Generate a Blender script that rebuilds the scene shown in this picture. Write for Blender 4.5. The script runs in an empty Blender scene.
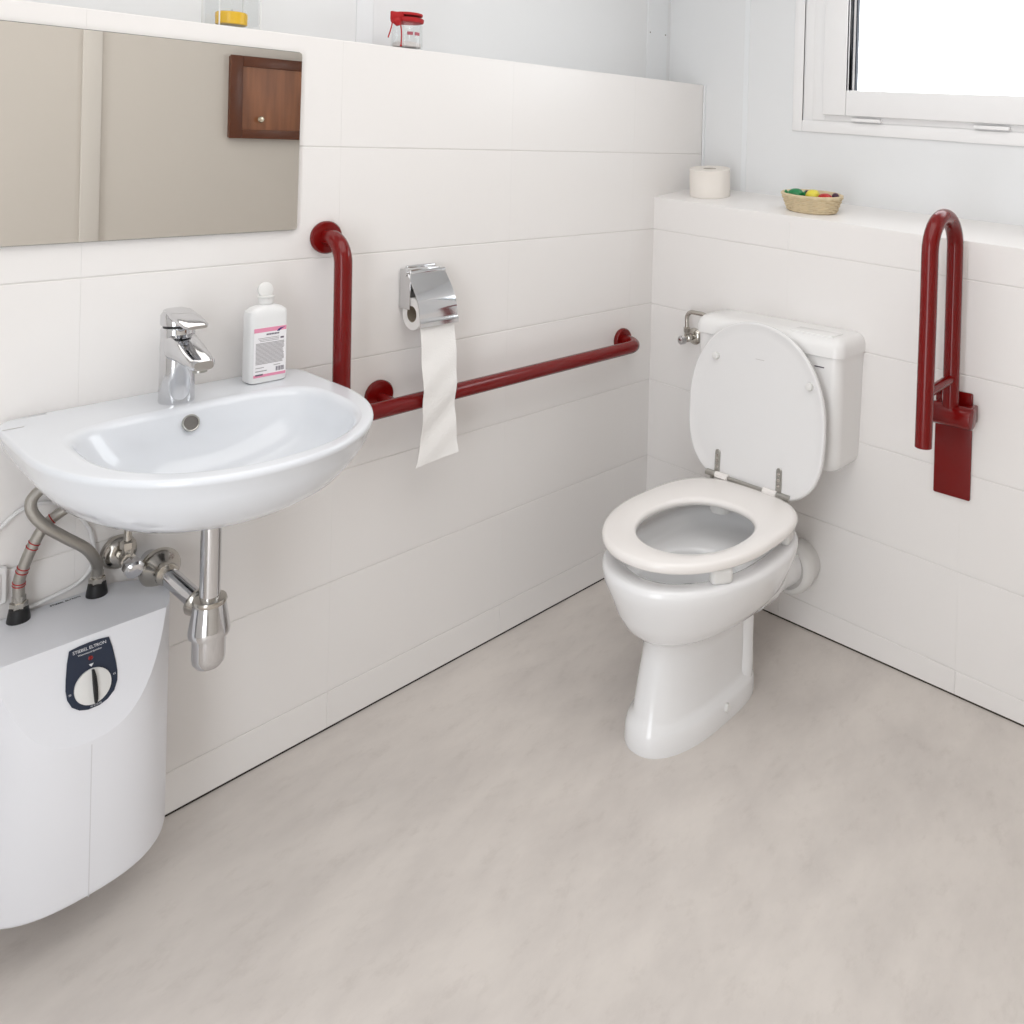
import bpy, bmesh, math, random
from mathutils import Vector, Matrix

C = bpy.context.scene.collection
PI = math.pi
random.seed(4)

# ------------------------------------------------------------------ materials
def srgb(r, g, b):
    f = lambda c: (c / 12.92 if c <= .04045 else ((c + .055) / 1.055) ** 2.4)
    return (f(r / 255), f(g / 255), f(b / 255), 1.0)

def setin(n, name, v):
    if name in n.inputs:
        n.inputs[name].default_value = v

def mat(name, col, rough=.4, metal=0.0, coat=0.0, bump=None, vary=None, spec=.5, trans=0.0, ior=1.45, sss=0.0):
    m = bpy.data.materials.new(name)
    m.use_nodes = True
    nt = m.node_tree
    b = nt.nodes['Principled BSDF']
    setin(b, 'Base Color', col)
    setin(b, 'Roughness', rough)
    setin(b, 'Metallic', metal)
    setin(b, 'Coat Weight', coat)
    setin(b, 'Coat Roughness', .05)
    setin(b, 'Specular IOR Level', spec)
    setin(b, 'Transmission Weight', trans)
    setin(b, 'IOR', ior)
    tc = nt.nodes.new('ShaderNodeTexCoord')
    if vary:                                            # (scale, amount)
        n = nt.nodes.new('ShaderNodeTexNoise')
        n.inputs['Scale'].default_value = vary[0]
        n.inputs['Detail'].default_value = 4
        nt.links.new(tc.outputs['Object'], n.inputs['Vector'])
        mx = nt.nodes.new('ShaderNodeMix'); mx.data_type = 'RGBA'
        d = 1 - vary[1]
        mx.inputs[6].default_value = (col[0] * d, col[1] * d, col[2] * d, 1)
        mx.inputs[7].default_value = col
        nt.links.new(n.outputs['Fac'], mx.inputs[0])
        nt.links.new(mx.outputs[2], b.inputs['Base Color'])
    if bump:                                            # (scale, strength, distance)
        n = nt.nodes.new('ShaderNodeTexNoise')
        n.inputs['Scale'].default_value = bump[0]
        n.inputs['Detail'].default_value = 3
        nt.links.new(tc.outputs['Object'], n.inputs['Vector'])
        bp = nt.nodes.new('ShaderNodeBump')
        bp.inputs['Strength'].default_value = bump[1]
        bp.inputs['Distance'].default_value = bump[2]
        nt.links.new(n.outputs['Fac'], bp.inputs['Height'])
        nt.links.new(bp.outputs['Normal'], b.inputs['Normal'])
    return m

M = {}
M['tile'] = mat('white_glazed_tile', srgb(236, 233, 231), .3, vary=(1.3, .015), bump=(3, .05, .01))
M['grout'] = mat('pale_grout', srgb(228, 225, 222), .7, vary=(60, .03))
M['gap'] = mat('dark_gap_shade', srgb(52, 44, 36), .8, vary=(40, .2))  # dark colour stands in for the shade inside the floor gap
M['panel'] = mat('white_wall_panel', srgb(228, 229, 230), .5, vary=(.8, .012))
M['panel_strip'] = mat('white_panel_strip', srgb(231, 233, 235), .45, vary=(2, .01))
M['wallback'] = mat('beige_wall_panel', srgb(206, 200, 192), .6, vary=(1.5, .04))
M['ceiling'] = mat('white_ceiling', srgb(238, 238, 238), .7, vary=(2, .01))
M['upvc'] = mat('white_window_plastic', srgb(238, 237, 237), .3, vary=(3, .01))
M['gasket'] = mat('black_rubber_gasket', srgb(40, 45, 55), .6, vary=(40, .1))
M['ceramic'] = mat('white_sanitary_ceramic', srgb(237, 237, 238), .12, coat=.4, vary=(3, .006))
M['ceramic_mark'] = mat('grey_print_on_ceramic', srgb(192, 190, 188), .4, vary=(30, .05))
M['seat'] = mat('white_seat_plastic', srgb(240, 236, 233), .18, vary=(4, .006))
M['cistern'] = mat('white_cistern_plastic', srgb(238, 237, 236), .22, vary=(4, .006))
M['enamel'] = mat('white_heater_casing', srgb(232, 233, 238), .3, vary=(4, .006))
M['enamel_groove'] = mat('grey_moulding_line', srgb(214, 214, 218), .4, vary=(20, .03))
M['rubber_white'] = mat('white_rubber', srgb(226, 225, 223), .45, vary=(10, .02))
M['red'] = mat('red_powder_coated_tube', srgb(114, 9, 8), .18, coat=.1, spec=.4, bump=(400, .03, .001), vary=(8, .06))
M['red_tape'] = mat('red_thread', srgb(175, 20, 25), .6, vary=(60, .1))
M['chrome'] = mat('polished_chrome', (.66, .66, .67, 1), .07, 1.0, vary=(6, .03))
M['nickel'] = mat('worn_nickel', (.60, .57, .52, 1), .2, 1.0, vary=(25, .25))
M['hole'] = mat('grey_overflow_mesh', srgb(120, 116, 112), .6, vary=(200, .3))  # plain grey of the overflow plate
M['steel'] = mat('grey_pressed_steel', (.50, .49, .46, 1), .28, 1.0, vary=(90, .2))
M['black'] = mat('black_plastic', srgb(28, 28, 30), .4, vary=(20, .1))
M['navy'] = mat('navy_panel', srgb(38, 47, 66), .35, vary=(30, .06))
M['print'] = mat('white_print', srgb(225, 225, 228), .5, vary=(30, .03))
M['lamp_red'] = mat('red_indicator_lens', srgb(130, 22, 26), .2, vary=(60, .1))
M['paper'] = mat('white_tissue_paper', srgb(240, 238, 236), .9, bump=(260, .25, .002), vary=(30, .02))
M['paper_cream'] = mat('cream_tissue_paper', srgb(236, 230, 223), .9, bump=(260, .25, .002), vary=(30, .03))
M['card'] = mat('brown_cardboard_core', srgb(150, 138, 122), .9, vary=(80, .15))
M['pink'] = mat('pink_label_band', srgb(232, 150, 178), .5, vary=(30, .05))
M['label'] = mat('white_paper_label', srgb(240, 238, 240), .5, vary=(30, .01))
M['ink'] = mat('grey_fine_print', srgb(184, 180, 182), .6, vary=(500, .3))
M['ink_dark'] = mat('dark_print', srgb(104, 94, 108), .6, vary=(200, .2))
M['ink_navy'] = mat('navy_print', srgb(42, 44, 110), .5, vary=(100, .1))
M['bottle'] = mat('milky_bottle_plastic', srgb(231, 231, 231), .3, vary=(8, .01))
M['straw'] = mat('pale_woven_straw', srgb(226, 207, 172), .75, vary=(55, .25), bump=(160, .4, .002))
M['wood'] = None
M['yellow_wax'] = mat('yellow_candle_wax', srgb(246, 196, 40), .25, vary=(20, .12))
M['green_wrap'] = mat('green_sweet_wrapper', srgb(38, 140, 84), .3, vary=(70, .35))
M['yellow_wrap'] = mat('yellow_sweet_wrapper', srgb(228, 214, 72), .35, vary=(50, .12))
M['red_wrap'] = mat('red_sweet_wrapper', srgb(190, 26, 22), .3, vary=(60, .25))
M['plum_wrap'] = mat('dark_plum_sweet_wrapper', srgb(70, 28, 58), .3, vary=(70, .3))
M['cable'] = mat('white_cable_sheath', srgb(228, 227, 227), .4, vary=(20, .02))
M['brass'] = mat('dull_brass_knob', (.72, .64, .50, 1), .25, 1.0, vary=(30, .1))
M['mirror'] = mat('silvered_mirror', (.86, .84, .81, 1), .0, 1.0)
M['mirror_edge'] = mat('grey_mirror_edge', srgb(120, 122, 118), .3, vary=(40, .1))
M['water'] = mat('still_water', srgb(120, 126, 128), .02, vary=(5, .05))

def glass_mat(name, tint, gloss=.0):
    m = bpy.data.materials.new(name); m.use_nodes = True
    nt = m.node_tree; nt.nodes.remove(nt.nodes['Principled BSDF'])
    out = nt.nodes['Material Output']
    t = nt.nodes.new('ShaderNodeBsdfTransparent'); t.inputs[0].default_value = tint
    g = nt.nodes.new('ShaderNodeBsdfGlossy'); g.inputs['Roughness'].default_value = .03
    lw = nt.nodes.new('ShaderNodeLayerWeight'); lw.inputs[0].default_value = .3
    pw = nt.nodes.new('ShaderNodeMath'); pw.operation = 'POWER'; pw.inputs[1].default_value = 3
    nt.links.new(lw.outputs['Facing'], pw.inputs[0])
    fr = nt.nodes.new('ShaderNodeMath'); fr.operation = 'MULTIPLY_ADD'; fr.inputs[1].default_value = .3; fr.inputs[2].default_value = .03
    nt.links.new(pw.outputs[0], fr.inputs[0])
    mx = nt.nodes.new('ShaderNodeMixShader')
    nt.links.new(fr.outputs[0], mx.inputs[0]); nt.links.new(t.outputs[0], mx.inputs[1])
    nt.links.new(g.outputs[0], mx.inputs[2]); nt.links.new(mx.outputs[0], out.inputs[0])
    return m
M['pane'] = glass_mat('window_glass', (.98, .99, .99, 1))
M['jar'] = glass_mat('clear_jar_glass', (.975, .98, .98, 1))

def braid_mat():
    m = mat('braided_steel_hose', (.40, .38, .35, 1), .34, 1.0)
    nt = m.node_tree; b = nt.nodes['Principled BSDF']
    tc = nt.nodes.new('ShaderNodeTexCoord')
    w = nt.nodes.new('ShaderNodeTexVoronoi'); w.inputs['Scale'].default_value = 1100
    nt.links.new(tc.outputs['Object'], w.inputs['Vector'])
    bp = nt.nodes.new('ShaderNodeBump'); bp.inputs['Strength'].default_value = .6; bp.inputs['Distance'].default_value = .0006
    nt.links.new(w.outputs['Distance'], bp.inputs['Height']); nt.links.new(bp.outputs['Normal'], b.inputs['Normal'])
    return m
M['braid'] = braid_mat()

def wood_mat():
    m = mat('brown_cabinet_wood', srgb(112, 66, 42), .35)
    nt = m.node_tree; b = nt.nodes['Principled BSDF']
    tc = nt.nodes.new('ShaderNodeTexCoord'); mp = nt.nodes.new('ShaderNodeMapping')
    mp.inputs['Scale'].default_value = (9, 9, .8)
    n = nt.nodes.new('ShaderNodeTexNoise'); n.inputs['Scale'].default_value = 2.2; n.inputs['Detail'].default_value = 6
    r = nt.nodes.new('ShaderNodeValToRGB')
    r.color_ramp.elements[0].position = .3; r.color_ramp.elements[0].color = srgb(104, 61, 38)
    r.color_ramp.elements[1].position = .72; r.color_ramp.elements[1].color = srgb(156, 102, 68)
    nt.links.new(tc.outputs['Object'], mp.inputs['Vector']); nt.links.new(mp.outputs['Vector'], n.inputs['Vector'])
    nt.links.new(n.outputs['Fac'], r.inputs['Fac']); nt.links.new(r.outputs['Color'], b.inputs['Base Color'])
    return m
M['wood'] = wood_mat()
M['wood_dark'] = mat('dark_cabinet_frame_wood', srgb(100, 56, 35), .35, vary=(12, .3))

def floor_mat():
    m = mat('mottled_vinyl_floor', srgb(196, 189, 183), .42, spec=.35)
    nt = m.node_tree; b = nt.nodes['Principled BSDF']
    tc = nt.nodes.new('ShaderNodeTexCoord')
    mp = nt.nodes.new('ShaderNodeMapping'); mp.inputs['Rotation'].default_value = (0, 0, math.radians(-52))
    mp.inputs['Scale'].default_value = (1.0, 2.0, 1)
    n1 = nt.nodes.new('ShaderNodeTexNoise'); n1.inputs['Scale'].default_value = 3.4; n1.inputs['Detail'].default_value = 8; n1.inputs['Roughness'].default_value = .62
    n2 = nt.nodes.new('ShaderNodeTexNoise'); n2.inputs['Scale'].default_value = 14; n2.inputs['Detail'].default_value = 7; n2.inputs['Roughness'].default_value = .7
    nt.links.new(tc.outputs['Object'], mp.inputs['Vector'])
    nt.links.new(mp.outputs['Vector'], n1.inputs['Vector']); nt.links.new(mp.outputs['Vector'], n2.inputs['Vector'])
    r1 = nt.nodes.new('ShaderNodeValToRGB')
    r1.color_ramp.elements[0].position = .28; r1.color_ramp.elements[0].color = srgb(200, 193, 188)
    r1.color_ramp.elements[1].position = .62; r1.color_ramp.elements[1].color = srgb(216, 209, 203)
    r2 = nt.nodes.new('ShaderNodeValToRGB')
    r2.color_ramp.elements[0].position = .30; r2.color_ramp.elements[0].color = srgb(222, 219, 217)
    r2.color_ramp.elements[1].position = .46; r2.color_ramp.elements[1].color = (1, 1, 1, 1)
    mx = nt.nodes.new('ShaderNodeMix'); mx.data_type = 'RGBA'; mx.blend_type = 'MULTIPLY'; mx.inputs[0].default_value = .3
    nt.links.new(n1.outputs['Fac'], r1.inputs['Fac']); nt.links.new(n2.outputs['Fac'], r2.inputs['Fac'])
    nt.links.new(r1.outputs['Color'], mx.inputs[6]); nt.links.new(r2.outputs['Color'], mx.inputs[7])
    nt.links.new(mx.outputs[2], b.inputs['Base Color'])
    return m
M['floor'] = floor_mat()

# ------------------------------------------------------------------ helpers
def origin_of(p):
    v = Vector((0, 0, 0))
    while p is not None:
        v = v + Vector(p.location); p = p.parent
    return v

def sharpen(bm, deg):
    for f in bm.faces: f.smooth = True
    lim = math.radians(deg)
    for e in bm.edges:
        if len(e.link_faces) == 2 and e.calc_face_angle(0) > lim: e.smooth = False

def obj(name, bm, m, parent=None, loc=None, smooth=38, merge=1e-6):
    """Links a bmesh given in room coordinates as one mesh object."""
    if merge: bmesh.ops.remove_doubles(bm, verts=bm.verts, dist=merge)
    bmesh.ops.recalc_face_normals(bm, faces=bm.faces)
    sharpen(bm, smooth)
    base = Vector(loc) if loc is not None else (Vector((0, 0, 0)))
    off = base if parent is None else origin_of(parent) + base
    for v in bm.verts: v.co -= off
    me = bpy.data.meshes.new(name); bm.to_mesh(me); bm.free()
    for x in (m if isinstance(m, (list, tuple)) else [m]): me.materials.append(x)
    o = bpy.data.objects.new(name, me); C.objects.link(o)
    o.location = base; o.parent = parent
    return o

def thing(name, label, cat, loc, group=None):
    o = bpy.data.objects.new(name, None); C.objects.link(o)
    o.empty_display_size = .05; o.location = loc
    return tag(o, label, cat, group)

def tag(o, label, cat, group=None):
    o['label'] = label; o['category'] = cat
    if group: o['group'] = group
    return o

def structure(o):
    o['kind'] = 'structure'; return o

def B(): return bmesh.new()

def quad(bm, pts, mi=0):
    f = bm.faces.new([bm.verts.new(p) for p in pts]); f.material_index = mi; return f

def box(bm, x0, x1, y0, y1, z0, z1, bev=0, seg=2, fn=None, mi=0):
    t = bmesh.new()
    vs = [t.verts.new((x, y, z)) for x in (x0, x1) for y in (y0, y1) for z in (z0, z1)]
    for idx in ((0, 1, 3, 2), (4, 6, 7, 5), (0, 4, 5, 1), (2, 3, 7, 6), (0, 2, 6, 4), (1, 5, 7, 3)):
        t.faces.new([vs[i] for i in idx])
    bmesh.ops.recalc_face_normals(t, faces=t.faces)
    if bev: bmesh.ops.bevel(t, geom=t.edges[:], offset=bev, segments=seg, profile=.5, affect='EDGES')
    join(bm, t, fn, mi)

def join(bm, t, fn=None, mi=0):
    mp = {}
    for v in t.verts: mp[v] = bm.verts.new(fn(v.co) if fn else v.co)
    for f in t.faces:
        try:
            g = bm.faces.new([mp[v] for v in f.verts]); g.material_index = mi
        except ValueError: pass
    t.free()

def loft(bm, rings, cap0=True, cap1=True, closed=False, mi=0):
    """rings: lists of equal length, each a closed loop of points."""
    R = [[bm.verts.new(p) for p in r] for r in rings]
    n = len(R[0])
    pairs = list(zip(R[:-1], R[1:])) + ([(R[-1], R[0])] if closed else [])
    for a, b in pairs:
        for i in range(n):
            j = (i + 1) % n
            f = bm.faces.new((a[i], a[j], b[j], b[i])); f.material_index = mi
    if not closed:
        if cap0: f = bm.faces.new(R[0]); f.material_index = mi
        if cap1: f = bm.faces.new(R[-1][::-1]); f.material_index = mi
    return R

def frames(pts):
    pts = [Vector(p) for p in pts]
    T = []
    for i in range(len(pts)):
        a = pts[max(0, i - 1)]; b = pts[min(len(pts) - 1, i + 1)]
        T.append((b - a).normalized())
    n = T[0].orthogonal().normalized()
    out = []
    for i, t in enumerate(T):
        n = (n - t * n.dot(t)).normalized()
        out.append((pts[i], t, n, t.cross(n)))
    return out

def tube(bm, pts, r, seg=16, caps=True, mi=0):
    fr = frames(pts)
    rs = r if isinstance(r, (list, tuple)) else [r] * len(fr)
    rings = [[p + (n * math.cos(2 * PI * k / seg) + b * math.sin(2 * PI * k / seg)) * q for k in range(seg)]
             for (p, t, n, b), q in zip(fr, rs)]
    loft(bm, rings, caps, caps, mi=mi)

def lathe(bm, base, axis, prof, seg=32, mi=0, cap=True):
    """prof: (radius, distance along axis)"""
    base = Vector(base); a = Vector(axis).normalized(); n = a.orthogonal().normalized(); b = a.cross(n)
    rings = [[base + a * h + (n * math.cos(2 * PI * k / seg) + b * math.sin(2 * PI * k / seg)) * max(r, 1e-5)
              for k in range(seg)] for r, h in prof]
    loft(bm, rings, cap, cap, mi=mi)

def spline(pts, n=8):
    """Catmull-Rom through the points"""
    P = [Vector(p) for p in pts]; P = [P[0] * 2 - P[1]] + P + [P[-1] * 2 - P[-2]]
    out = []
    for i in range(1, len(P) - 2):
        a, b, c, d = P[i - 1:i + 3]
        for k in range(n):
            t = k / n
            out.append(.5 * ((2 * b) + (c - a) * t + (2 * a - 5 * b + 4 * c - d) * t * t + (3 * b - 3 * c + d - a) * t ** 3))
    out.append(P[-2]); return out

def bent(pts, rad, n=8):
    """polyline with its corners rounded to the given radius"""
    P = [Vector(p) for p in pts]; out = [P[0]]
    for i in range(1, len(P) - 1):
        a = (P[i - 1] - P[i]).normalized(); b = (P[i + 1] - P[i]).normalized()
        ang = a.angle(b); d = rad / math.tan(ang / 2)
        c = P[i] + (a + b).normalized() * (rad / math.sin(ang / 2))
        s = P[i] + a * d; e = P[i] + b * d
        u = s - c; v = e - c
        om = u.angle(v)
        for k in range(n + 1):
            t = k / n
            out.append(c + (u * math.sin((1 - t) * om) + v * math.sin(t * om)) / math.sin(om))
    out.append(P[-1]); return out

def sg(v, e): return math.copysign(abs(v) ** (2 / e), v)

def egg(xf, xb, xm, yc, hw, z, ef=2.0, eb=2.4, n=72):
    """closed plan outline, front towards -x"""
    r = []
    for k in range(n):
        t = 2 * PI * k / n; c, s = math.cos(t), math.sin(t)
        e = ef if c < 0 else eb
        a = (xm - xf) if c < 0 else (xb - xm)
        r.append(Vector((xm + a * sg(c, e), yc + hw * sg(s, e), z)))
    return r

def dee(xc, hw, yb, yf, ym, z, ef=2.1, eb=9.0, n=96):
    """closed plan outline, straight back at yb, rounded front at yf"""
    r = []
    for k in range(n):
        t = 2 * PI * k / n; c, s = math.cos(t), math.sin(t)
        e = ef if s < 0 else eb
        a = (ym - yf) if s < 0 else (yb - ym)
        r.append(Vector((xc + hw * sg(c, e), ym + a * sg(s, e), z)))
    return r

def mixr(a, b, t, z=None):
    out = [p.lerp(q, t) for p, q in zip(a, b)]
    if z is not None:
        for p in out: p.z = z
    return out

def outline_solid(bm, pts, thick_vec, bev=0, seg=2, fn=None, mi=0):
    t = bmesh.new()
    v = [t.verts.new(p) for p in pts]; f = t.faces.new(v)
    ex = bmesh.ops.extrude_face_region(t, geom=[f])
    bmesh.ops.translate(t, vec=Vector(thick_vec), verts=[g for g in ex['geom'] if isinstance(g, bmesh.types.BMVert)])
    bmesh.ops.recalc_face_normals(t, faces=t.faces)
    if bev:
        es = [e for e in t.edges if len(e.link_faces) == 2 and e.calc_face_angle(0) > .8]
        bmesh.ops.bevel(t, geom=es, offset=bev, segments=seg, profile=.5, affect='EDGES')
    join(bm, t, fn, mi)

def lettering(name, text, size, mtx, m, parent, depth=.0002, align='CENTER', space=1.0):
    cu = bpy.data.curves.new(name, 'FONT'); cu.body = text; cu.size = size; cu.align_x = align; cu.align_y = 'CENTER'
    cu.extrude = depth; cu.resolution_u = 2; cu.space_character = space
    o = bpy.data.objects.new(name, cu); C.objects.link(o)
    dg = bpy.context.evaluated_depsgraph_get()
    me = bpy.data.meshes.new_from_object(o.evaluated_get(dg))
    bpy.data.objects.remove(o); bpy.data.curves.remove(cu)
    me.transform(mtx); me.transform(Matrix.Translation(-origin_of(parent)))
    me.materials.clear(); me.materials.append(m)
    q = bpy.data.objects.new(name, me); C.objects.link(q); q.parent = parent
    return q

def basis(o, ux, uy):
    """matrix with local x along ux, local y along uy, origin o"""
    ux = Vector(ux).normalized(); uy = Vector(uy); uy = (uy - ux * uy.dot(ux)).normalized(); uz = ux.cross(uy)
    m = Matrix.Identity(4)
    for i in range(3):
        m[i][0] = ux[i]; m[i][1] = uy[i]; m[i][2] = uz[i]; m[i][3] = Vector(o)[i]
    return m

# ------------------------------------------------------------------ the room
XB, YF, HC = -2.75, -2.23, 2.45          # back wall, wall opposite the basin, ceiling height
LEDGE = 1.588                            # top of the tall boxed-in tiled wall
DX, DY = .26, .16                        # depth of the two ledges

bm = B(); box(bm, XB - .1, DX + .15, YF - .1, DY + .15, -.1, 0)
structure(obj('floor', bm, M['floor']))
bm = B(); box(bm, XB - .1, DX + .15, YF - .1, DY + .15, HC, HC + .1)
structure(obj('ceiling', bm, M['ceiling']))

G = .0011
def tiles(bm, us, lines, place, thick=.008, gv=.0001):
    """a tiled face: us = joint positions along the wall, lines = functions height(u); place(u, d, z) -> point"""
    for i in range(len(lines) - 1):
        for a, b in zip(us[:-1], us[1:]):
            t = bmesh.new()
            lo, hi = lines[i], lines[i + 1]
            a2, b2 = a + gv, b - gv
            vs = []
            for d in (0, thick):
                for u, z in ((a2, lo(a2) + G), (b2, lo(b2) + G), (b2, hi(b2) - G), (a2, hi(a2) - G)):
                    vs.append(t.verts.new(place(u, d, z)))
            t.faces.new(vs[:4]); t.faces.new(vs[4:][::-1])
            for k in range(4): t.faces.new((vs[k], vs[(k + 1) % 4], vs[4 + (k + 1) % 4], vs[4 + k]))
            bmesh.ops.recalc_face_normals(t, faces=t.faces)
            es = [e for e in t.edges if all(abs((v.co - vs[0].co).dot(Vector(place(0, 1, 0)) - Vector(place(0, 0, 0)))) < 1e-6 for v in e.verts) and abs(e.verts[0].co.z - e.verts[1].co.z) < .1]
            bmesh.ops.bevel(t, geom=es, offset=.0014, segments=2, profile=.5, affect='EDGES')
            join(bm, t)

K = lambda z: (lambda u: z)
# left wall: boxed-in tiled wall with a painted panel wall above and behind
UL = [-DX, .1096, .6215, 1.1333, 1.6452, 2.157, 2.67]
bm = B()
tiles(bm, UL, [K(.0886), K(.342), K(.595), K(.848), K(1.0935), K(1.343), K(LEDGE)], lambda u, d, z: (-u, d, z))
wl = structure(obj('wall_left', bm, M['tile'], smooth=8))
bm = B(); box(bm, XB, DX, .0018, DY, .02, LEDGE - .004)
o = obj('grout_backing', bm, M['grout'], wl)
bm = B(); box(bm, XB, DX, .0025, DY, LEDGE - .004, LEDGE)
o = obj('ledge_top', bm, M['tile'], wl)
bm = B(); box(bm, XB, DX + .1, DY, DY + .1, 0, HC)
up = obj('upper_panel', bm, M['panel'], wl)
bm = B()
for xs in (-1.95, -.985):
    box(bm, xs - .024, xs + .024, DY - .0025, DY + .001, LEDGE, HC, .001, 1)
box(bm, .128, .24, DY - .003, DY + .001, LEDGE, HC, .001, 1)
obj('joint_strip', bm, M['panel_strip'], up)
bm = B()
for xs in (.143, .229):
    lathe(bm, (xs, DY - .003, 1.772), (0, -1, 0), [(.0032, 0), (.0032, .001), (.0015, .0016)], 10)
obj('screw_head', bm, M['nickel'], up)
bm = B()
tiles(bm, [-.0, .1096, .6215, 1.1333, 1.6452, 2.157, 2.67], [K(.0035), K(.0886)], lambda u, d, z: (-u, d, z))
structure(obj('baseboard_left', bm, M['tile'], smooth=8))

# right wall: half-height tiled box, sloping sill behind it, panel wall with window
SR = .026
def rl(z, s): return lambda u: z - s * u
UR = [0, .512, 1.024, 1.536, 2.048, 2.22]
bm = B()
tiles(bm, UR, [rl(.0925, SR), rl(.341, SR), rl(.5945, .028), rl(.846, .033), rl(1.0935, .040), rl(1.199, .0495)], lambda u, d, z: (d, -u, z))
wr = structure(obj('wall_right', bm, M['tile'], smooth=8))
bm = B(); outline_solid(bm, [(.0018, 0, .02), (.0018, 0, 1.195), (.0018, YF, 1.195 + .0495 * YF), (.0018, YF, .02)], (DX, 0, 0))
obj('grout_backing', bm, M['grout'], wr)
bm = B(); tiles(bm, UR, [K(.0035), rl(.0925, SR)], lambda u, d, z: (d, -u, z))
structure(obj('baseboard_right', bm, M['tile'], smooth=8))
SILL = .031
def sill_z(x, y): return 1.199 + .0495 * y + SILL * x / DX
bm = B()
pr = [(-.0005, -.006), (.0, .0), (.004, .0015), (DX, SILL)]
rings = []
for y in (0, YF):
    z0 = 1.199 + .0495 * y
    rings.append([(px, y, z0 + pz) for px, pz in pr] + [(DX, y, z0 - .02), (.0, y, z0 - .02)])
loft(bm, rings)
obj('ledge_top', bm, M['tile'], wr)
# panel wall, with the window opening left free
WS = .054                                # the frame is hung slightly out of level, as the courses are
def wz(z): return lambda y: z + WS * (y + .5)
FY0, FY1 = -.363, -1.62                   # outer frame
def sh(v): return Vector((v.x, v.y, v.z + WS * (v.y + .5)))
ZB = 1.424; ZTOP = 2.14
bm = B()
box(bm, DX, DX + .1, FY0 + .0, DY + .1, 0, HC)
box(bm, DX, DX + .1, YF, FY1, 0, HC)
outline_solid(bm, [(DX, FY0, 0), (DX, FY1, 0), (DX, FY1, ZB + WS * (FY1 + .5)), (DX, FY0, ZB + WS * (FY0 + .5))], (.1, 0, 0))
outline_solid(bm, [(DX, FY0, HC), (DX, FY1, HC), (DX, FY1, ZTOP + WS * (FY1 + .5)), (DX, FY0, ZTOP + WS * (FY0 + .5))], (.1, 0, 0))
up = obj('upper_panel', bm, M['panel'], wr)
bm = B(); box(bm, DX - .002, DX + .001, -.186, -.166, 1.22, HC, .001, 1)
obj('joint_strip', bm, M['panel_strip'], up)
# tall tile upright that closes the left wall's return
bm = B(); box(bm, DX - .006, DX - .0005, -.010, -.002, 1.225, LEDGE)
obj('corner_bead', bm, M['panel_strip'], wr)

def wframe(bm, y0, y1, z0, z1, w, x0, x1, bev=.002, fn=sh):
    """rectangular frame, y0 > y1, bars of width w"""
    box(bm, x0, x1, y0 - w, y0, z0, z1, bev, 2, fn)
    box(bm, x0, x1, y1, y1 + w, z0, z1, bev, 2, fn)
    box(bm, x0, x1, y1 + w, y0 - w, z0, z0 + w, bev, 2, fn)
    box(bm, x0, x1, y1 + w, y0 - w, z1 - w, z1, bev, 2, fn)
bm = B()
wframe(bm, FY0, FY1, ZB - .001, ZTOP, .036, DX - .007, DX + .09)
wframe(bm, FY0 - .02, FY1 + .02, ZB + .018, ZTOP - .02, .065, DX - .001, DX + .09)
wframe(bm, FY0 - .071, FY1 + .071, ZB + .038, ZTOP - .05, .045, DX - .004, DX + .09)
win = structure(obj('window_1', bm, M['upvc']))
SY0, SY1, SZ0, SZ1 = -.478, -1.505, 1.4795, 2.08
bm = B(); wframe(bm, SY0, SY1, SZ0, SZ1, .079, DX - .022, DX + .06, .004)
wframe(bm, SY0 - .064, SY1 + .064, SZ0 + .06, SZ1 - .06, .018, DX - .012, DX + .05, .003)
sash = obj('window_sash', bm, M['upvc'], win)
GY0, GY1, GZ0, GZ1 = SY0 - .0815, SY1 + .0815, SZ0 + .0775, SZ1 - .0775
bm = B()
for a, b in ((GY0 - .0045, GY0 + .001), (GY0 - .0165, GY0 - .0125)):
    box(bm, DX + .005, DX + .02, a, b, GZ0 + .001, GZ1, 0, 1, sh)
obj('gasket', bm, M['gasket'], sash)
bm = B(); box(bm, DX + .02, DX + .026, GY1, GY0, GZ0, GZ1, 0, 1, sh)
obj('window_pane', bm, M['pane'], sash)
bm = B(); box(bm, DX + .006, DX + .018, GY0 - .0125, GY0 - .0045, GZ0 + .001, GZ1, 0, 1, sh)
obj('glazing_spacer', bm, M['upvc'], sash)
for ya in (-.575, -.945):
    bm = B(); box(bm, DX - .018, DX - .002, ya - .095, ya, 1.4625, 1.4735, .003, 2, sh)
    obj('drain_cap', bm, M['upvc'], win)

# the two walls behind the camera
bm = B(); box(bm, XB - .1, DX, YF - .1, YF, 0, HC)
wf = structure(obj('wall_front', bm, M['wallback']))
bm = B()
box(bm, -1.035, -.965, YF, YF + .014, 0, HC, .003, 2)
structure(obj('trim_1', bm, mat('pale_trim_strip', srgb(210, 205, 198), .4, vary=(3, .02))))
DA, DB, DH = -1.88, -.98, 2.08               # unseen open doorway, added behind the camera for frontal fill light
bm = B(); box(bm, XB - .1, XB, YF, DA, 0, HC); box(bm, XB - .1, XB, DB, DY, 0, HC); box(bm, XB - .1, XB, DA, DB, DH, HC)
structure(obj('wall_back', bm, M['ceiling']))
bm = B(); box(bm, XB - .11, XB + .01, DA, DA + .045, 0, DH, .003, 1); box(bm, XB - .11, XB + .01, DB - .045, DB, 0, DH, .003, 1); box(bm, XB - .11, XB + .01, DA + .045, DB - .045, DH - .045, DH, .003, 1)
structure(obj('added_door_frame', bm, M['upvc']))
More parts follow.
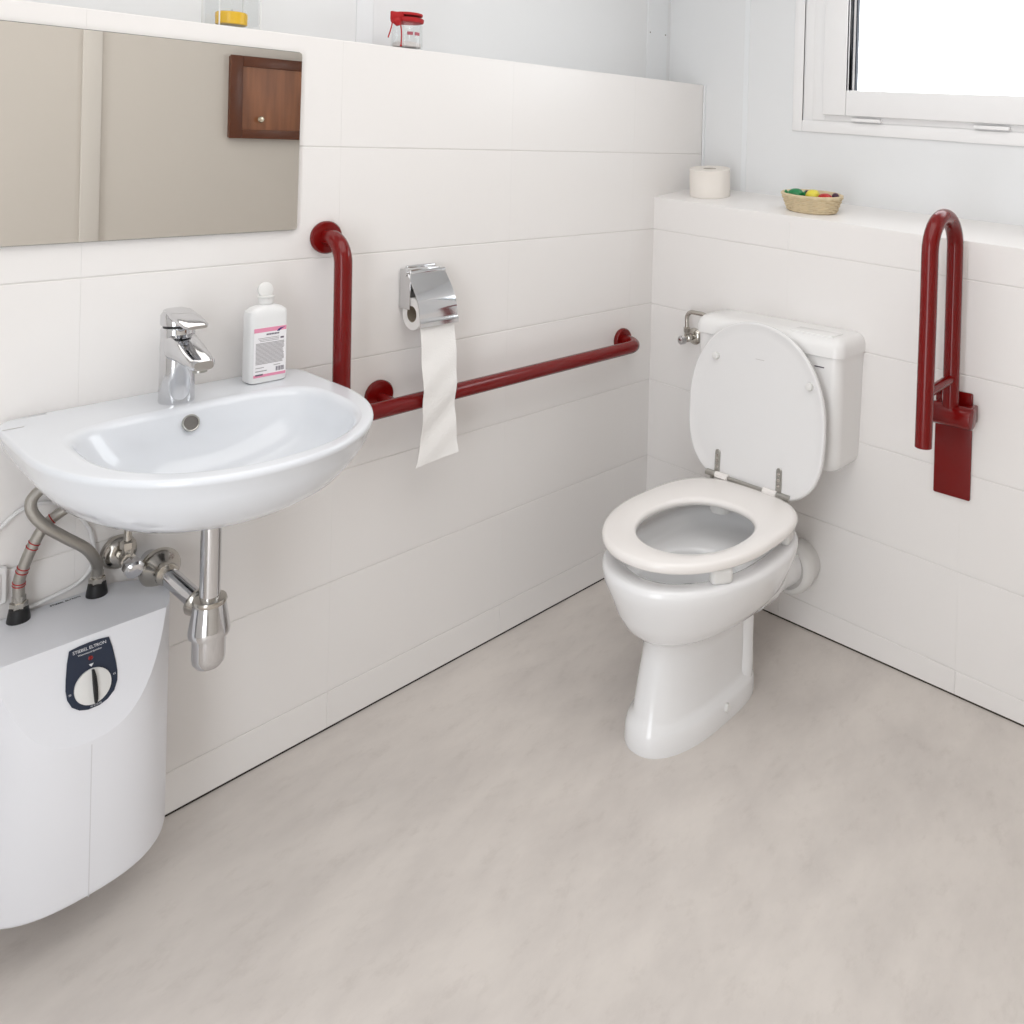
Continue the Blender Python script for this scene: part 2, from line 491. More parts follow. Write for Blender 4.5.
# dark strip painting in the shade of the gap between tiles and floor
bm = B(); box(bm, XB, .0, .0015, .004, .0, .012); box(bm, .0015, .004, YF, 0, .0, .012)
structure(obj('gap_shade_strip', bm, M['gap']))

# ------------------------------------------------------------------ mirror
bm = B()
def rrect(u0, u1, v0, v1, r, n=5):
    out = []
    for cu, cv, a0 in ((u1 - r, v1 - r, 0), (u0 + r, v1 - r, 90), (u0 + r, v0 + r, 180), (u1 - r, v0 + r, 270)):
        for k in range(n + 1):
            a = math.radians(a0 + 90 * k / n); out.append((cu + r * math.cos(a), cv + r * math.sin(a)))
    return out
MT = .0035                                # the plate leans a touch, lower edge to the left
pts = [(u, v) for u, v in rrect(-2.13, -1.2395, 1.161, 1.5475, .006)]
outline_solid(bm, [(u + .008 * (v - 1.16), -.0105, v) for u, v in pts], (0, .005, 0))
mi = obj('wall_mirror', bm, M['mirror'], loc=(-1.7, -.008, 1.161))
tag(mi, 'frameless rectangular mirror on the tiled wall above the wash basin', 'mirror')
bm = B(); outline_solid(bm, [(u + .008 * (v - 1.16), -.0055, v) for u, v in [(a * 1.0, b) for a, b in rrect(-2.132, -1.2380, 1.1597, 1.549, .007)]], (0, .0055, 0))
obj('backing_board', bm, M['mirror_edge'], mi)

# ------------------------------------------------------------------ wash basin
SX, RZ = -1.504, .858
wb = thing('wash_basin', 'white wall-hung ceramic wash basin under the mirror', 'wash basin', (SX, 0, .65))
def so(s, sy, z): return dee(SX, .273 * s, -.0015, -.20 - .323 * sy, -.20, z, 2.12, 12)
def si(hw, yb, yf, ym, z, ef=2.15, eb=4.0, xc=-1.497): return dee(xc, hw, yb, yf, ym, z, ef, eb)
rings = []
UX = -1.497
def under(k, z):   # k 0..1 shrink towards the waste outlet
    a = dee(SX, .273 * .994, -.0015, -.5195, -.20, z, 2.12, 12)
    b = dee(UX, .05, -.06, -.235, -.17, z, 2.0, 3)
    return mixr(a, b, k, z)
for k, z in ((1.0, .702), (.85, .703), (.68, .709), (.5, .721), (.34, .739), (.2, .763), (.1, .792), (.03, .82), (0, .845)):
    rings.append(under(k, z))
rings += [so(.997, .997, .847), so(1, 1, .852), so(.995, .995, RZ - .001), so(.985, .985, RZ), so(.975, .975, RZ + .0001)]
b0 = si(.2235, -.128, -.4965, -.27, RZ)
rings += [mixr(so(.975, .975, RZ), b0, .1, RZ + .0002), mixr(so(.985, .985, RZ), b0, .6, RZ + .0002), mixr(so(.985, .985, RZ), b0, .92, RZ), b0]
b1 = si(.216, -.136, -.488, -.27, RZ - .004); b2 = si(.211, -.140, -.482, -.27, RZ - .013)
b3 = si(.200, -.146, -.468, -.27, RZ - .05, 2.1, 3.2); b4 = si(.172, -.158, -.425, -.27, RZ - .088, 2.1, 2.8)
b5 = si(.115, -.185, -.36, -.265, RZ - .115, 2, 2.4); b6 = si(.05, -.225, -.30, -.26, RZ - .127, 2, 2); b7 = si(.02, -.242, -.28, -.26, RZ - .128, 2, 2)
rings += [b1, b2, b3, b4, b5, b6, b7]
bm = B(); loft(bm, rings, False, True)
bowl = obj('basin_bowl', bm, M['ceramic'], wb, smooth=60)
bm = B(); lathe(bm, (-1.497, -.261, RZ - .128), (0, 0, 1), [(.021, 0), (.021, .002), (.017, .003), (.010, .001)], 24)
obj('waste_ring', bm, M['chrome'], wb)
oc = Vector((-1.5045, -.1495, .831)); od = Vector((0, -1, .35))
bm = B(); lathe(bm, oc - od.normalized() * .006, od, [(.0155, 0), (.0155, .003), (.0142, .0042), (.0128, .0036), (.0128, .002)], 28)
ov = obj('overflow_ring', bm, M['steel'], wb)
bm = B(); lathe(bm, oc - od.normalized() * .006, od, [(.0126, 0), (.0126, .0025)], 24)
obj('overflow_grille', bm, M['hole'], ov)
bm = B(); box(bm, -1.772, -1.742, -.0635, -.0615, RZ + .0004, RZ + .0009)
obj('maker_mark', bm, M['ceramic_mark'], wb)

bowl.data.materials[0] = mat('cool_white_basin_ceramic', srgb(225, 228, 233), .12, coat=.4, vary=(3, .006))
# ------------------------------------------------------------------ tap
TX, TY = -1.507, -.083
tap = thing('basin_mixer_tap', 'chrome single-lever mixer tap standing on the wash basin', 'tap', (TX, TY, RZ))
bm = B()
def ov_ring(rx, ry, z, yo=0): return [Vector((TX + rx * math.cos(2 * PI * k / 40), TY + yo + ry * math.sin(2 * PI * k / 40), z)) for k in range(40)]
loft(bm, [ov_ring(.0305, .030, RZ), ov_ring(.0312, .031, RZ + .003), ov_ring(.0300, .030, RZ + .05), ov_ring(.0292, .029, RZ + .11), ov_ring(.0296, .029, RZ + .137), ov_ring(.0275, .027, RZ + .141)])
# spout: flat arm thrown forward from the column
def arm(y, zc, w, h):
    pts = []
    for k in range(24):
        t = 2 * PI * k / 24
        pts.append(Vector((TX + w * sg(math.cos(t), 3.2), y, zc + h * sg(math.sin(t), 3.2))))
    return pts
loft(bm, [arm(TY + .012, RZ + .102, .0275, .030), arm(TY - .02, RZ + .1065, .0275, .026), arm(TY - .055, RZ + .102, .0265, .0185), arm(TY - .09, RZ + .095, .0245, .0125), arm(TY - .112, RZ + .090, .0225, .0105), arm(TY - .120, RZ + .0885, .017, .008)])
body = obj('tap_body', bm, M['chrome'], tap)
bm = B(); loft(bm, [ov_ring(.0255, .025, RZ + .139), ov_ring(.0255, .025, RZ + .147)])
obj('cartridge_collar', bm, M['black'], tap)
bm = B()
def lev(y, zc, w, h): return [Vector((TX + w * sg(math.cos(2 * PI * k / 24), 3.6), y, zc + h * sg(math.sin(2 * PI * k / 24), 3.0))) for k in range(24)]
loft(bm, [ov_ring(.0296, .029, RZ + .146), ov_ring(.0302, .0295, RZ + .150), ov_ring(.0292, .028, RZ + .164, .002), ov_ring(.024, .022, RZ + .171, .004)])
loft(bm, [lev(TY + .020, RZ + .166, .0205, .008), lev(TY - .005, RZ + .1655, .0235, .0095), lev(TY - .045, RZ + .161, .0245, .0065), lev(TY - .082, RZ + .1545, .022, .0042), lev(TY - .090, RZ + .153, .017, .003)])
obj('lever_handle', bm, M['chrome'], tap)
bm = B(); lathe(bm, (TX, TY - .102, RZ + .084), (0, -.12, -1), [(.0125, 0), (.0125, .010), (.0105, .011)], 24)
obj('aerator', bm, M['steel'], tap)

# ------------------------------------------------------------------ soap bottle
BX, BY = -1.329, -.062
bt = thing('disinfectant_bottle', 'flat white plastic hand rub bottle with pink-edged label on the basin', 'bottle', (BX, BY, RZ))
bm = B()
def br(hw, hd, z, e=5): return [Vector((BX + hw * sg(math.cos(2 * PI * k / 48), e), BY + hd * sg(math.sin(2 * PI * k / 48), e), z)) for k in range(48)]
loft(bm, [br(.034, .019, RZ + .0005), br(.0388, .0222, RZ + .003), br(.0396, .0226, RZ + .01), br(.0396, .0226, RZ + .136), br(.038, .0215, RZ + .146), br(.030, .018, RZ + .153, 4), br(.019, .0145, RZ + .157, 2.6), br(.0135, .0132, RZ + .159, 2), br(.013, .013, RZ + .166, 2)])
obj('bottle_body', bm, M['bottle'], bt)
bm = B(); lathe(bm, (BX, BY, RZ + .160), (0, 0, 1), [(.0150, 0), (.0155, .002), (.0150, .012), (.0128, .0135)], 28)
lathe(bm, (BX, BY, RZ + .167), (0, 0, 1), [(.0098, 0), (.0098, .004), (.0165, .006), (.0168, .008), (.012, .0095)], 28)
lathe(bm, (BX, BY + .006, RZ + .1865), (0, -1, .25), [(.012, -.003), (.0155, -.001), (.0155, .006), (.012, .008)], 26)
obj('bottle_cap', bm, M['rubber_white'], bt)
fy = BY - .0229
bm = B(); box(bm, BX - .0335, BX + .0335, fy - .0003, fy + .002, RZ + .014, RZ + .114)
lb = obj('bottle_label', bm, M['label'], bt)
bm = B(); box(bm, BX - .0335, BX + .0335, fy - .0005, fy - .0002, RZ + .1055, RZ + .114)
obj('pink_band', bm, M['pink'], lb)['label'] = 'pink band along the top of the label'
bm = B(); box(bm, BX - .0335, BX + .0335, fy - .0005, fy - .0002, RZ + .014, RZ + .0195)
obj('pink_band', bm, M['pink'], lb)['label'] = 'pink band along the foot of the label'
bm = B()
for k in range(17):
    z = RZ + .082 - k * .0026
    box(bm, BX - .0295, BX + .030 - (0.004 * random.random()), fy - .0006, fy - .0003, z, z + .0016)
for k in range(3):
    z = RZ + .0925 - k * .003
    box(bm, BX - .025 + .002 * k, BX + .018, fy - .0006, fy - .0003, z, z + .0012)
box(bm, BX - .0295, BX - .012, fy - .0006, fy - .0003, RZ + .0325, RZ + .034)
box(bm, BX + .008, BX + .022, fy - .0006, fy - .0003, RZ + .0345, RZ + .036)
box(bm, BX - .0295, BX - .006, fy - .0006, fy - .0003, RZ + .0255, RZ + .0275)
obj('fine_print', bm, M['ink'], lb)
bm = B()
for k in range(9):
    x = BX + .013 + k * .002
    box(bm, x, x + (.0008 if k % 3 else .0014), fy - .0006, fy - .0003, RZ + .0225, RZ + .0315)
obj('barcode', bm, M['ink_dark'], lb)
bm = B(); box(bm, BX + .0215, BX + .0285, fy - .0006, fy - .0003, RZ + .0885, RZ + .092)
obj('hazard_mark', bm, M['ink_dark'], lb)
bm = B()
for k in range(8):
    x = BX - .008 + k * .0034
    box(bm, x, x + .0026, fy - .0006, fy - .0003, RZ + .0985, RZ + .1018)
obj('product_lettering', bm, M['ink_dark'], lb)
bm = B(); box(bm, BX - .0295, BX - .014, fy - .0007, fy - .0004, RZ + .0175, RZ + .0205)
obj('volume_lettering', bm, M['ink_dark'], lb)
bm = B(); outline_solid(bm, [(BX + .0135, fy - .0003, RZ + .1045), (BX + .017, fy - .0003, RZ + .1085), (BX + .0215, fy - .0003, RZ + .1105), (BX + .031, fy - .0003, RZ + .1112), (BX + .024, fy - .0003, RZ + .1085), (BX + .0185, fy - .0003, RZ + .104)], (0, -.0005, 0))
obj('label_emblem', bm, M['ink_navy'], lb)

# ------------------------------------------------------------------ bottle trap and waste pipe
QX, QY = -1.486, -.200
tr = thing('basin_trap', 'chrome bottle trap and waste pipe hanging under the wash basin', 'trap', (QX, QY, .39))
bm = B(); lathe(bm, (QX, QY, .495), (0, 0, 1), [(.0175, 0), (.0175, .212)], 28)
obj('tail_pipe', bm, M['chrome'], tr)
bm = B(); lathe(bm, (QX, QY, .394), (0, 0, 1), [(.012, 0), (.022, .003), (.0275, .011), (.0285, .02), (.0285, .058), (.0345, .06), (.0355, .066), (.0345, .073), (.029, .108), (.027, .121), (.0215, .124)], 36)
obj('trap_cup', bm, M['chrome'], tr)
bm = B(); lathe(bm, (QX, QY, .509), (0, 0, 1), [(.0225, 0), (.028, .001), (.0295, .005), (.028, .010), (.0185, .012)], 32)
obj('trap_nut', bm, M['nickel'], tr)
WP = Vector((-1.519, -.068, .534)); WE = Vector((QX, QY + .02, .492)); wd = (WE - WP)
bm = B(); lathe(bm, WP, wd, [(.0165, 0), (.0165, wd.length - .01)], 28)
obj('waste_pipe', bm, M['chrome'], tr)
bm = B(); lathe(bm, WE - wd.normalized() * .028, wd, [(.018, 0), (.0245, .001), (.0265, .006), (.0245, .012), (.019, .022), (.019, .03)], 28)
obj('side_nut', bm, M['nickel'], tr)
bm = B(); lathe(bm, (WP.x, -.0005, WP.z), (0, -1, 0), [(.0165, 0), (.0165, .07)], 24)
obj('wall_stub', bm, M['chrome'], tr)
bm = B(); lathe(bm, (WP.x, -.050, WP.z), (0, -1, 0), [(.0365, 0), (.037, .004), (.0355, .011), (.030, .019), (.022, .026), (.0195, .034), (.0195, .042), (.017, .043)], 40)
obj('wall_rosette', bm, M['nickel'], tr)

# ------------------------------------------------------------------ angle valve under the basin
VX, VZ = -1.574, .567
av = thing('angle_valve', 'small chrome angle valve with round rosette below the wash basin', 'valve', (VX, 0, VZ))
bm = B(); lathe(bm, (VX, -.0005, VZ), (0, -1, 0), [(.031, 0), (.0315, .004), (.029, .011), (.020, .019), (.015, .021)], 36)
obj('valve_rosette', bm, M['nickel'], av)
bm = B(); lathe(bm, (VX, -.015, VZ), (0, -1, 0), [(.0095, 0), (.0095, .028), (.0135, .030), (.0135, .044), (.0085, .046), (.0085, .056)], 24)
lathe(bm, (VX, -.050, VZ + .006), (0, 0, 1), [(.0095, 0), (.0095, .016), (.0125, .017), (.0125, .029), (.0095, .031)], 6)
obj('valve_body', bm, M['nickel'], av)
bm = B(); lathe(bm, (VX, -.068, VZ - .002), (.0, -1, -.12), [(.0105, 0), (.0165, .002), (.0175, .008), (.0165, .022), (.0125, .026)], 9)
obj('valve_knob', bm, M['chrome'], av)
bm = B(); tube(bm, spline([(VX, -.050, VZ + .034), (VX, -.051, VZ + .06), (VX + .004, -.058, VZ + .10)], 6), .0068, 14)
obj('riser_pipe', bm, M['nickel'], av)

# ------------------------------------------------------------------ under-basin water heater
HX, HR, HD, HZ0, HZ1 = -1.674, .165, .210, .098, .510
HW = .158
wh = thing('water_heater', 'white half-round under-basin water heater with navy dial panel', 'water heater', (HX, 0, HZ0))
bm = B()
def hsec(z, k=1.0):
    cy = -HD + HR
    r = [Vector((HX + HW * k * .6, -.002, z))]
    for j in range(41):
        a = -PI * j / 40
        r.append(Vector((HX + HW * k * sg(math.cos(a), 2.55), cy + HR * k * sg(math.sin(a), 2.55), z)))
    r.append(Vector((HX - HW * k * .6, -.002, z)))
    return r
loft(bm, [hsec(HZ0, .975), hsec(HZ0 + .004, .992), hsec(HZ0 + .010), hsec(HZ1)])
cn = Vector((0, -.952, .307)).normalized(); cp = Vector((HX, -.161, HZ1)); PC = .007; PS = 1.035
gm = bmesh.ops.bisect_plane(bm, geom=bm.verts[:] + bm.edges[:] + bm.faces[:], plane_co=cp, plane_no=cn, clear_outer=True)
ed = [e for e in gm['geom_cut'] if isinstance(e, bmesh.types.BMEdge)]
bmesh.ops.contextual_create(bm, geom=ed)
bmesh.ops.remove_doubles(bm, verts=bm.verts, dist=1e-5)
bmesh.ops.recalc_face_normals(bm, faces=bm.faces)
obj('heater_casing', bm, M['enamel'], wh, smooth=14)
bm = B(); box(bm, HX - .0007, HX + .0007, -HD - .0004, -HD + .004, HZ0 + .001, .352)
obj('moulding_line', bm, M['enamel_groove'], wh)
dn = Vector((0, -.307, -.952)).normalized()
def CH(u, v, h=0.0): return cp + Vector((u * PS + PC, 0, 0)) + dn * (v * PS) + cn * h
def smooth_loop(pts, n=6): 
    P = [Vector((a, b, 0)) for a, b in pts]; N = len(P); out = []
    for i in range(N):
        a, b, c, d = P[i - 1], P[i], P[(i + 1) % N], P[(i + 2) % N]
        for k in range(n):
            t = k / n; q = .5 * ((2 * b) + (c - a) * t + (2 * a - 5 * b + 4 * c - d) * t * t + (3 * b - 3 * c + d - a) * t ** 3)
            out.append((q.x, q.y))
    return out
half = [(.0285, .0125), (.0325, .030), (.0355, .052), (.0368, .068), (.0355, .082), (.030, .095), (.020, .1035), (.008, .1075)]
loop = [(-.0285, .0125), (-.014, .0105), (0, .010), (.014, .0105)] + half + [(-a, b) for a, b in half[::-1]][:-1]
bm = B(); outline_solid(bm, [CH(a - .001, b, .0005) for a, b in loop], cn * .0016, .0005, 1)
cpn = obj('control_panel', bm, M['navy'], wh)
bm = B(); outline_solid(bm, [CH(-.001 + .0262 * math.cos(2 * PI * k / 40), .0755 + .0262 * math.sin(2 * PI * k / 40), .001) for k in range(40)], cn * .006, .0015, 2)
dial = obj('temperature_dial', bm, M['rubber_white'], cpn)
bm = B()
wdg = [(-.0022, .050), (.0012, .0505), (.0035, .062), (.0042, .078), (.0035, .096), (.0015, .1015), (-.0015, .1005), (-.0022, .08)]
outline_solid(bm, [CH(a, b, .0065) for a, b in wdg], cn * .006, .001, 2)
obj('dial_grip', bm, M['black'], dial)
bm = B(); lathe(bm, CH(-.001, .0335, .001), cn, [(.0035, 0), (.0035, .0022), (.0022, .003)], 16)
obj('indicator_lamp', bm, M['lamp_red'], cpn)
ux, uy = Vector((1, 0, 0)), -dn
lettering('brand_lettering', 'STIEBEL ELTRON', .0070, basis(CH(-.001, .0182, .0022), ux, uy), M['print'], cpn, space=.95)
lettering('small_lettering', 'Warmwasserspeicher', .0040, basis(CH(-.001, .0245, .0022), ux, uy), M['print'], cpn)
lettering('scale_lettering', '35', .0042, basis(CH(-.0325, .0765, .0022), ux, uy), M['print'], cpn)
lettering('scale_lettering', '65', .0042, basis(CH(.031, .0705, .0022), ux, uy), M['print'], cpn)
lettering('scale_lettering', '45 ECO 55', .0036, basis(CH(.002, .1045, .0022), ux, uy), M['print'], cpn)
bm = B(); outline_solid(bm, [CH(-.004, .0425, .002), CH(.003, .0425, .002), CH(-.0005, .047, .002)], cn * .0003)
obj('scale_mark', bm, M['print'], cpn)
lettering('top_lettering', 'STIEBEL ELTRON', .0064, basis((HX + .012, -.013, HZ1 + .0004), (1, 0, 0), (0, 1, 0)), M['black'], wh)

# flexible hoses
def hose(name, label, pts, r, marks=False):
    h = thing(name, label, 'hose', pts[0], 'braided hoses between heater and tap')
    path = spline(pts, 10)
    bm = B(); tube(bm, path, r, 16)
    br_ = obj('braided_sleeve', bm, M['braid'], h)
    if marks:
        fr = frames(path)
        for q in (.16, .34, .50, .68):
            for st in (0, 2):
                p, t, n, b = fr[min(int(q * len(fr)) + st, len(fr) - 1)]
                bm = B()
                tube(bm, [p + (n * math.cos(a) + b * math.sin(a)) * (r + .0001) + t * .0012 * math.sin(a) for a in [2 * PI * k / 20 for k in range(21)]], .0009, 6)
                obj('red_tracer_thread', bm, M['red_tape'], br_)['label'] = 'red tracer thread round the hose'
    p = Vector(pts[0])
    bm = B(); lathe(bm, (p.x, p.y, HZ1 + .021), (0, 0, 1), [(.0125, 0), (.0135, .002), (.0135, .011), (.0105, .012), (.0105, .022), (.009, .023)], 6)
    obj('ferrule', bm, M['nickel'], h)
    bm = B(); lathe(bm, (p.x, p.y, HZ1 - .0005), (0, 0, 1), [(.0175, 0), (.0175, .004), (.0145, .022), (.012, .0235)], 20)
    obj('black_sleeve', bm, M['black'], h)['label'] = 'black plastic sleeve at the foot'
    return h
hose('flexible_hose', 'left braided steel hose with red tracer marks on the heater top',
     [(-1.735, -.024, .545), (-1.736, -.026, .575), (-1.733, -.030, .596), (-1.721, -.038, .637), (-1.702, -.042, .672), (-1.672, -.044, .692), (-1.652, -.045, .699)], .0092, True)
hose('flexible_hose', 'right braided steel hose looping over the other on the heater top',
     [(-1.616, -.026, .545), (-1.619, -.034, .568), (-1.630, -.052, .592), (-1.648, -.064, .620), (-1.682, -.067, .652), (-1.710, -.066, .680), (-1.727, -.062, .706), (-1.728, -.058, .727), (-1.714, -.055, .742)], .0092)

# power cable and socket box by the heater
bm = B(); tube(bm, spline([(-1.84, -.0055, .60), (-1.79, -.0055, .645), (-1.757, -.0055, .675), (-1.730, -.0055, .695), (-1.694, -.0055, .697), (-1.656, -.0055, .677), (-1.624, -.0055, .626), (-1.616, -.0055, .567), (-1.637, -.0055, .535), (-1.684, -.0055, .522), (-1.735, -.0055, .515)], 8), .0038, 10)
tag(obj('power_cable', bm, M['cable'], loc=(-1.69, -.0055, .52)), 'thin white cable looped on the tiles behind the water heater', 'cable')
so_ = thing('wall_socket', 'white socket box at the left edge above the water heater', 'socket', (-1.79, 0, .572))
bm = B(); box(bm, -1.83, -1.749, -.012, -.0005, .540, .604, .004, 3)
obj('socket_frame', bm, M['upvc'], so_)
bm = B(); box(bm, -1.82, -1.758, -.0145, -.011, .549, .595, .002, 2)
obj('socket_insert', bm, M['rubber_white'], so_)

# ------------------------------------------------------------------ red grab rail on the left wall
RY, RR = -.080, .0195
gr = thing('grab_rail', 'red L-shaped grab rail on the left wall between basin and toilet', 'grab rail', (-.6, 0, .745))
bm = B()
path = bent([(-1.167, -.004, 1.139), (-1.167, RY, 1.139), (-1.163, RY, .742), (-.147, RY, .745), (-.145, -.004, .748)], .052, 10)
tube(bm, path, RR, 24)
obj('rail_tube', bm, M['red'], gr)
def flange(x, z, parent):
    bm = B(); lathe(bm, (x, -.0003, z), (0, -1, 0), [(.0365, 0), (.0370, .003), (.0370, .009), (.034, .013), (.0235, .0145)], 40)
    obj('flange', bm, M['red'], parent)
flange(-1.167, 1.139, gr); flange(-1.021, .751, gr); flange(-.145, .748, gr)
bm = B(); lathe(bm, (-1.021, -.005, .748), (0, -1, -.04), [(.0125, 0), (.0125, .07)], 18)
obj('support_stub', bm, M['red'], gr)

# ------------------------------------------------------------------ toilet roll holder with roll
HXc = -.917
rh = thing('toilet_roll_holder', 'chrome toilet roll holder with flap on the left wall', 'toilet roll holder', (HXc, 0, 1.05))
bm = B(); box(bm, HXc - .038, HXc + .048, -.010, -.0005, .945, 1.056, .004, 3)
box(bm, HXc - .0525, HXc - .050, -.046, -.002, .955, 1.05, .0008, 1)
obj('back_plate', bm, M['chrome'], rh)
bm = B(); tube(bm, [(HXc - .057, -.030, 1.041), (HXc + .057, -.030, 1.041)], .0070, 18)
box(bm, HXc - .045, HXc + .045, -.034, -.002, 1.037, 1.051, .004, 2)
obj('hinge_bar', bm, M['chrome'], rh)
bm = B()
prof = []
for k in range(15):
    t = k / 14; prof.append((-.036 - .058 * t - .014 * math.sin(PI * t), 1.041 - .108 * t))
prof += [(-.0985, .930), (-.0985, .9205), (-.0945, .9185), (-.0945, .9285)]
inner = [(y + .0022, z - .0022) for y, z in prof[:15]][::-1]
ring = prof + inner
loft(bm, [[Vector((x, y, z)) for y, z in ring] for x in (HXc - .0545, HXc + .0545)])
obj('flap', bm, M['chrome'], rh, smooth=50)
tr_ = thing('toilet_roll', 'white toilet roll in the chrome holder with a long strip hanging down', 'toilet roll', (HXc, -.062, .932))
bm = B(); RC = Vector((HXc - .0485, -.0495, .945))
lathe(bm, RC, (1, 0, 0), [(.0195, 0), (.038, 0), (.039, .001), (.039, .095), (.038, .096), (.0195, .096)], 48, cap=False)
obj('roll', bm, M['paper'], tr_)
bm = B(); lathe(bm, RC + Vector((.0006, 0, 0)), (1, 0, 0), [(.0178, 0), (.0198, 0), (.0198, .0950), (.0178, .0950)], 32, cap=False)
lathe(bm, RC + Vector((.0506, 0, 0)), (1, 0, 0), [(.0178, 0), (.0177, .002)], 32)
obj('cardboard_core', bm, M['card'], tr_)
bm = B()
NW = 12; rows = []
NZ = 40
for i in range(NZ + 1):
    t = i / NZ
    z = .950 - .357 * t
    row = []
    for j in range(NW + 1):
        s = j / NW
        xl = HXc - .0525 + .002 * t + .003 * math.sin(t * 5) + .004 * math.sin(t * 9 + 1) * t - (.010 * max(0, (t - .86) / .14) ** 1.6)
        xr = HXc + .0465 + .004 * t + .0045 * math.sin(t * 6.5 + .6) * t
        y = -.0862 - .0205 * min(1, t * 2.0) ** 1.0 + .0035 * math.sin(9 * t + 2.2 * s) * min(1, t * 2) + .0022 * math.sin(24 * t + 5 * s) * min(1, t * 2)
        zz = z + .010 * s * max(0, (t - .55) / .45) - (0)
        row.append(Vector((xl + (xr - xl) * s, y, zz)))
    rows.append(row)
VF = [[bm.verts.new(p) for p in r] for r in rows]
VB = [[bm.verts.new(p + Vector((0, .0009, 0))) for p in r] for r in rows]
for i in range(NZ):
    for j in range(NW):
        bm.faces.new((VF[i][j], VF[i][j + 1], VF[i + 1][j + 1], VF[i + 1][j]))
        bm.faces.new((VB[i][j], VB[i + 1][j], VB[i + 1][j + 1], VB[i][j + 1]))
for i in range(NZ):
    bm.faces.new((VF[i][0], VF[i + 1][0], VB[i + 1][0], VB[i][0])); bm.faces.new((VF[i][NW], VB[i][NW], VB[i + 1][NW], VF[i + 1][NW]))
for j in range(NW):
    bm.faces.new((VF[0][j], VB[0][j], VB[0][j + 1], VF[0][j + 1])); bm.faces.new((VF[NZ][j], VF[NZ][j + 1], VB[NZ][j + 1], VB[NZ][j]))
obj('hanging_strip', bm, M['paper'], tr_, smooth=60)

# ------------------------------------------------------------------ toilet
YT = -.562
wc = thing('toilet', 'white floor-standing ceramic toilet with raised seat and open lid', 'toilet', (-.45, YT, 0))
def bx(z, xf, xb, xm, hw, ef=2.2, eb=2.6, yc=YT - .004): return egg(xf, xb, xm, yc, hw, z, ef, eb, 80)
rings = [bx(0, -.703, -.300, -.50, .093, 2.3, 3.6), bx(.010, -.705, -.299, -.50, .094, 2.3, 3.6), bx(.040, -.702, -.300, -.50, .092, 2.3, 3.6), bx(.052, -.696, -.304, -.50, .088, 2.3, 3.6),
         bx(.060, -.690, -.314, -.50, .079, 2.3, 3.6), bx(.072, -.684, -.322, -.495, .0755, 2.3, 3.6), bx(.13, -.672, -.326, -.49, .0745, 2.3, 3.6), bx(.19, -.658, -.329, -.485, .0735, 2.2, 3.6), bx(.222, -.652, -.322, -.48, .0775, 2.2, 3.4),
         bx(.232, -.660, -.310, -.475, .090, 2.1, 3.2), bx(.246, -.684, -.288, -.465, .116, 2.1, 2.8), bx(.265, -.704, -.262, -.46, .141, 2.1, 2.7), bx(.295, -.721, -.232, -.455, .164, 2.1, 2.6), bx(.325, -.731, -.216, -.457, .175, 2.1, 2.6),
         bx(.36, -.748, -.208, -.457, .190, 2.1, 2.6), bx(.385, -.753, -.205, -.457, .195, 2.1, 2.6), bx(.396, -.751, -.206, -.457, .194, 2.1, 2.6), bx(.402, -.744, -.210, -.457, .188, 2.1, 2.6),
         bx(.402, -.712, -.232, -.46, .160, 2.1, 2.5), bx(.398, -.700, -.240, -.465, .151, 2.1, 2.5), bx(.385, -.693, -.245, -.47, .147, 2.1, 2.4), bx(.366, -.689, -.252, -.472, .143, 2.1, 2.3),
         bx(.352, -.684, -.268, -.475, .138, 2.1, 2.3), bx(.346, -.680, -.300, -.49, .125, 2.1, 2.2), bx(.341, -.675, -.372, -.51, .108, 2.1, 2.1), bx(.337, -.673, -.382, -.515, .104, 2.1, 2.1),
         bx(.329, -.670, -.386, -.515, .102, 2.1, 2.1), bx(.26, -.645, -.402, -.52, .088, 2, 2), bx(.20, -.61, -.43, -.52, .065, 2, 2)]
bm = B(); loft(bm, rings, True, True)
bowl = obj('toilet_bowl', bm, M['ceramic'], wc, smooth=50)
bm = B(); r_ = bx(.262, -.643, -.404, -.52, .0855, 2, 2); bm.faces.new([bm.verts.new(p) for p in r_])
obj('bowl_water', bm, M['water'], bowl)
# rear spigot cast onto the bowl and the white collar at the wall
bm = B()
lathe(bm, (-.29, YT - .012, .245), (1, -.02, -.18), [(.085, 0), (.078, .06), (.062, .12), (.055, .17), (.053, .255)], 36)
obj('outlet_spigot', bm, M['ceramic'], wc)
bm = B(); lathe(bm, (-.060, YT - .018, .199), (1, -.02, -.10), [(.056, -.026), (.066, -.024), (.072, -.018), (.0745, -.004), (.0740, .010), (.069, .022), (.064, .050), (.062, .0585)], 40)
cl_ = obj('soil_collar', bm, M['rubber_white'], wc)
bm = B(); lathe(bm, (-.060, YT - .018, .199), (1, -.02, -.10), [(.0545, -.0275), (.0575, -.0272), (.0575, -.025), (.0545, -.0248)], 40)
obj('collar_lip', bm, M['ceramic_mark'], cl_)['label'] = 'grey seal ring'
bm = B(); lathe(bm, (-.475, YT - .0925, .034), (0, -1, .35), [(.011, 0), (.0105, .006), (.007, .011)], 18)
obj('floor_screw_cap', bm, M['rubber_white'], wc)
bm = B()
lathe(bm, (-.475, YT + .0845, .034), (0, 1, .35), [(.011, 0), (.0105, .006), (.007, .011)], 18)
obj('floor_screw_cap', bm, M['rubber_white'], wc)
# side moulding: the cast trapway outline beside the pedestal
bm = B(); tube(bm, spline([(-.352, YT - .050, .275), (-.350, YT - .052, .20), (-.353, YT - .052, .11), (-.360, YT - .050, .025)], 6), [.034, .034, .033, .032, .031, .030, .029, .029, .029, .029, .029, .030, .031, .032, .033, .034, .034, .034, .034], 20)
obj('cast_trapway', bm, M['ceramic'], bowl)
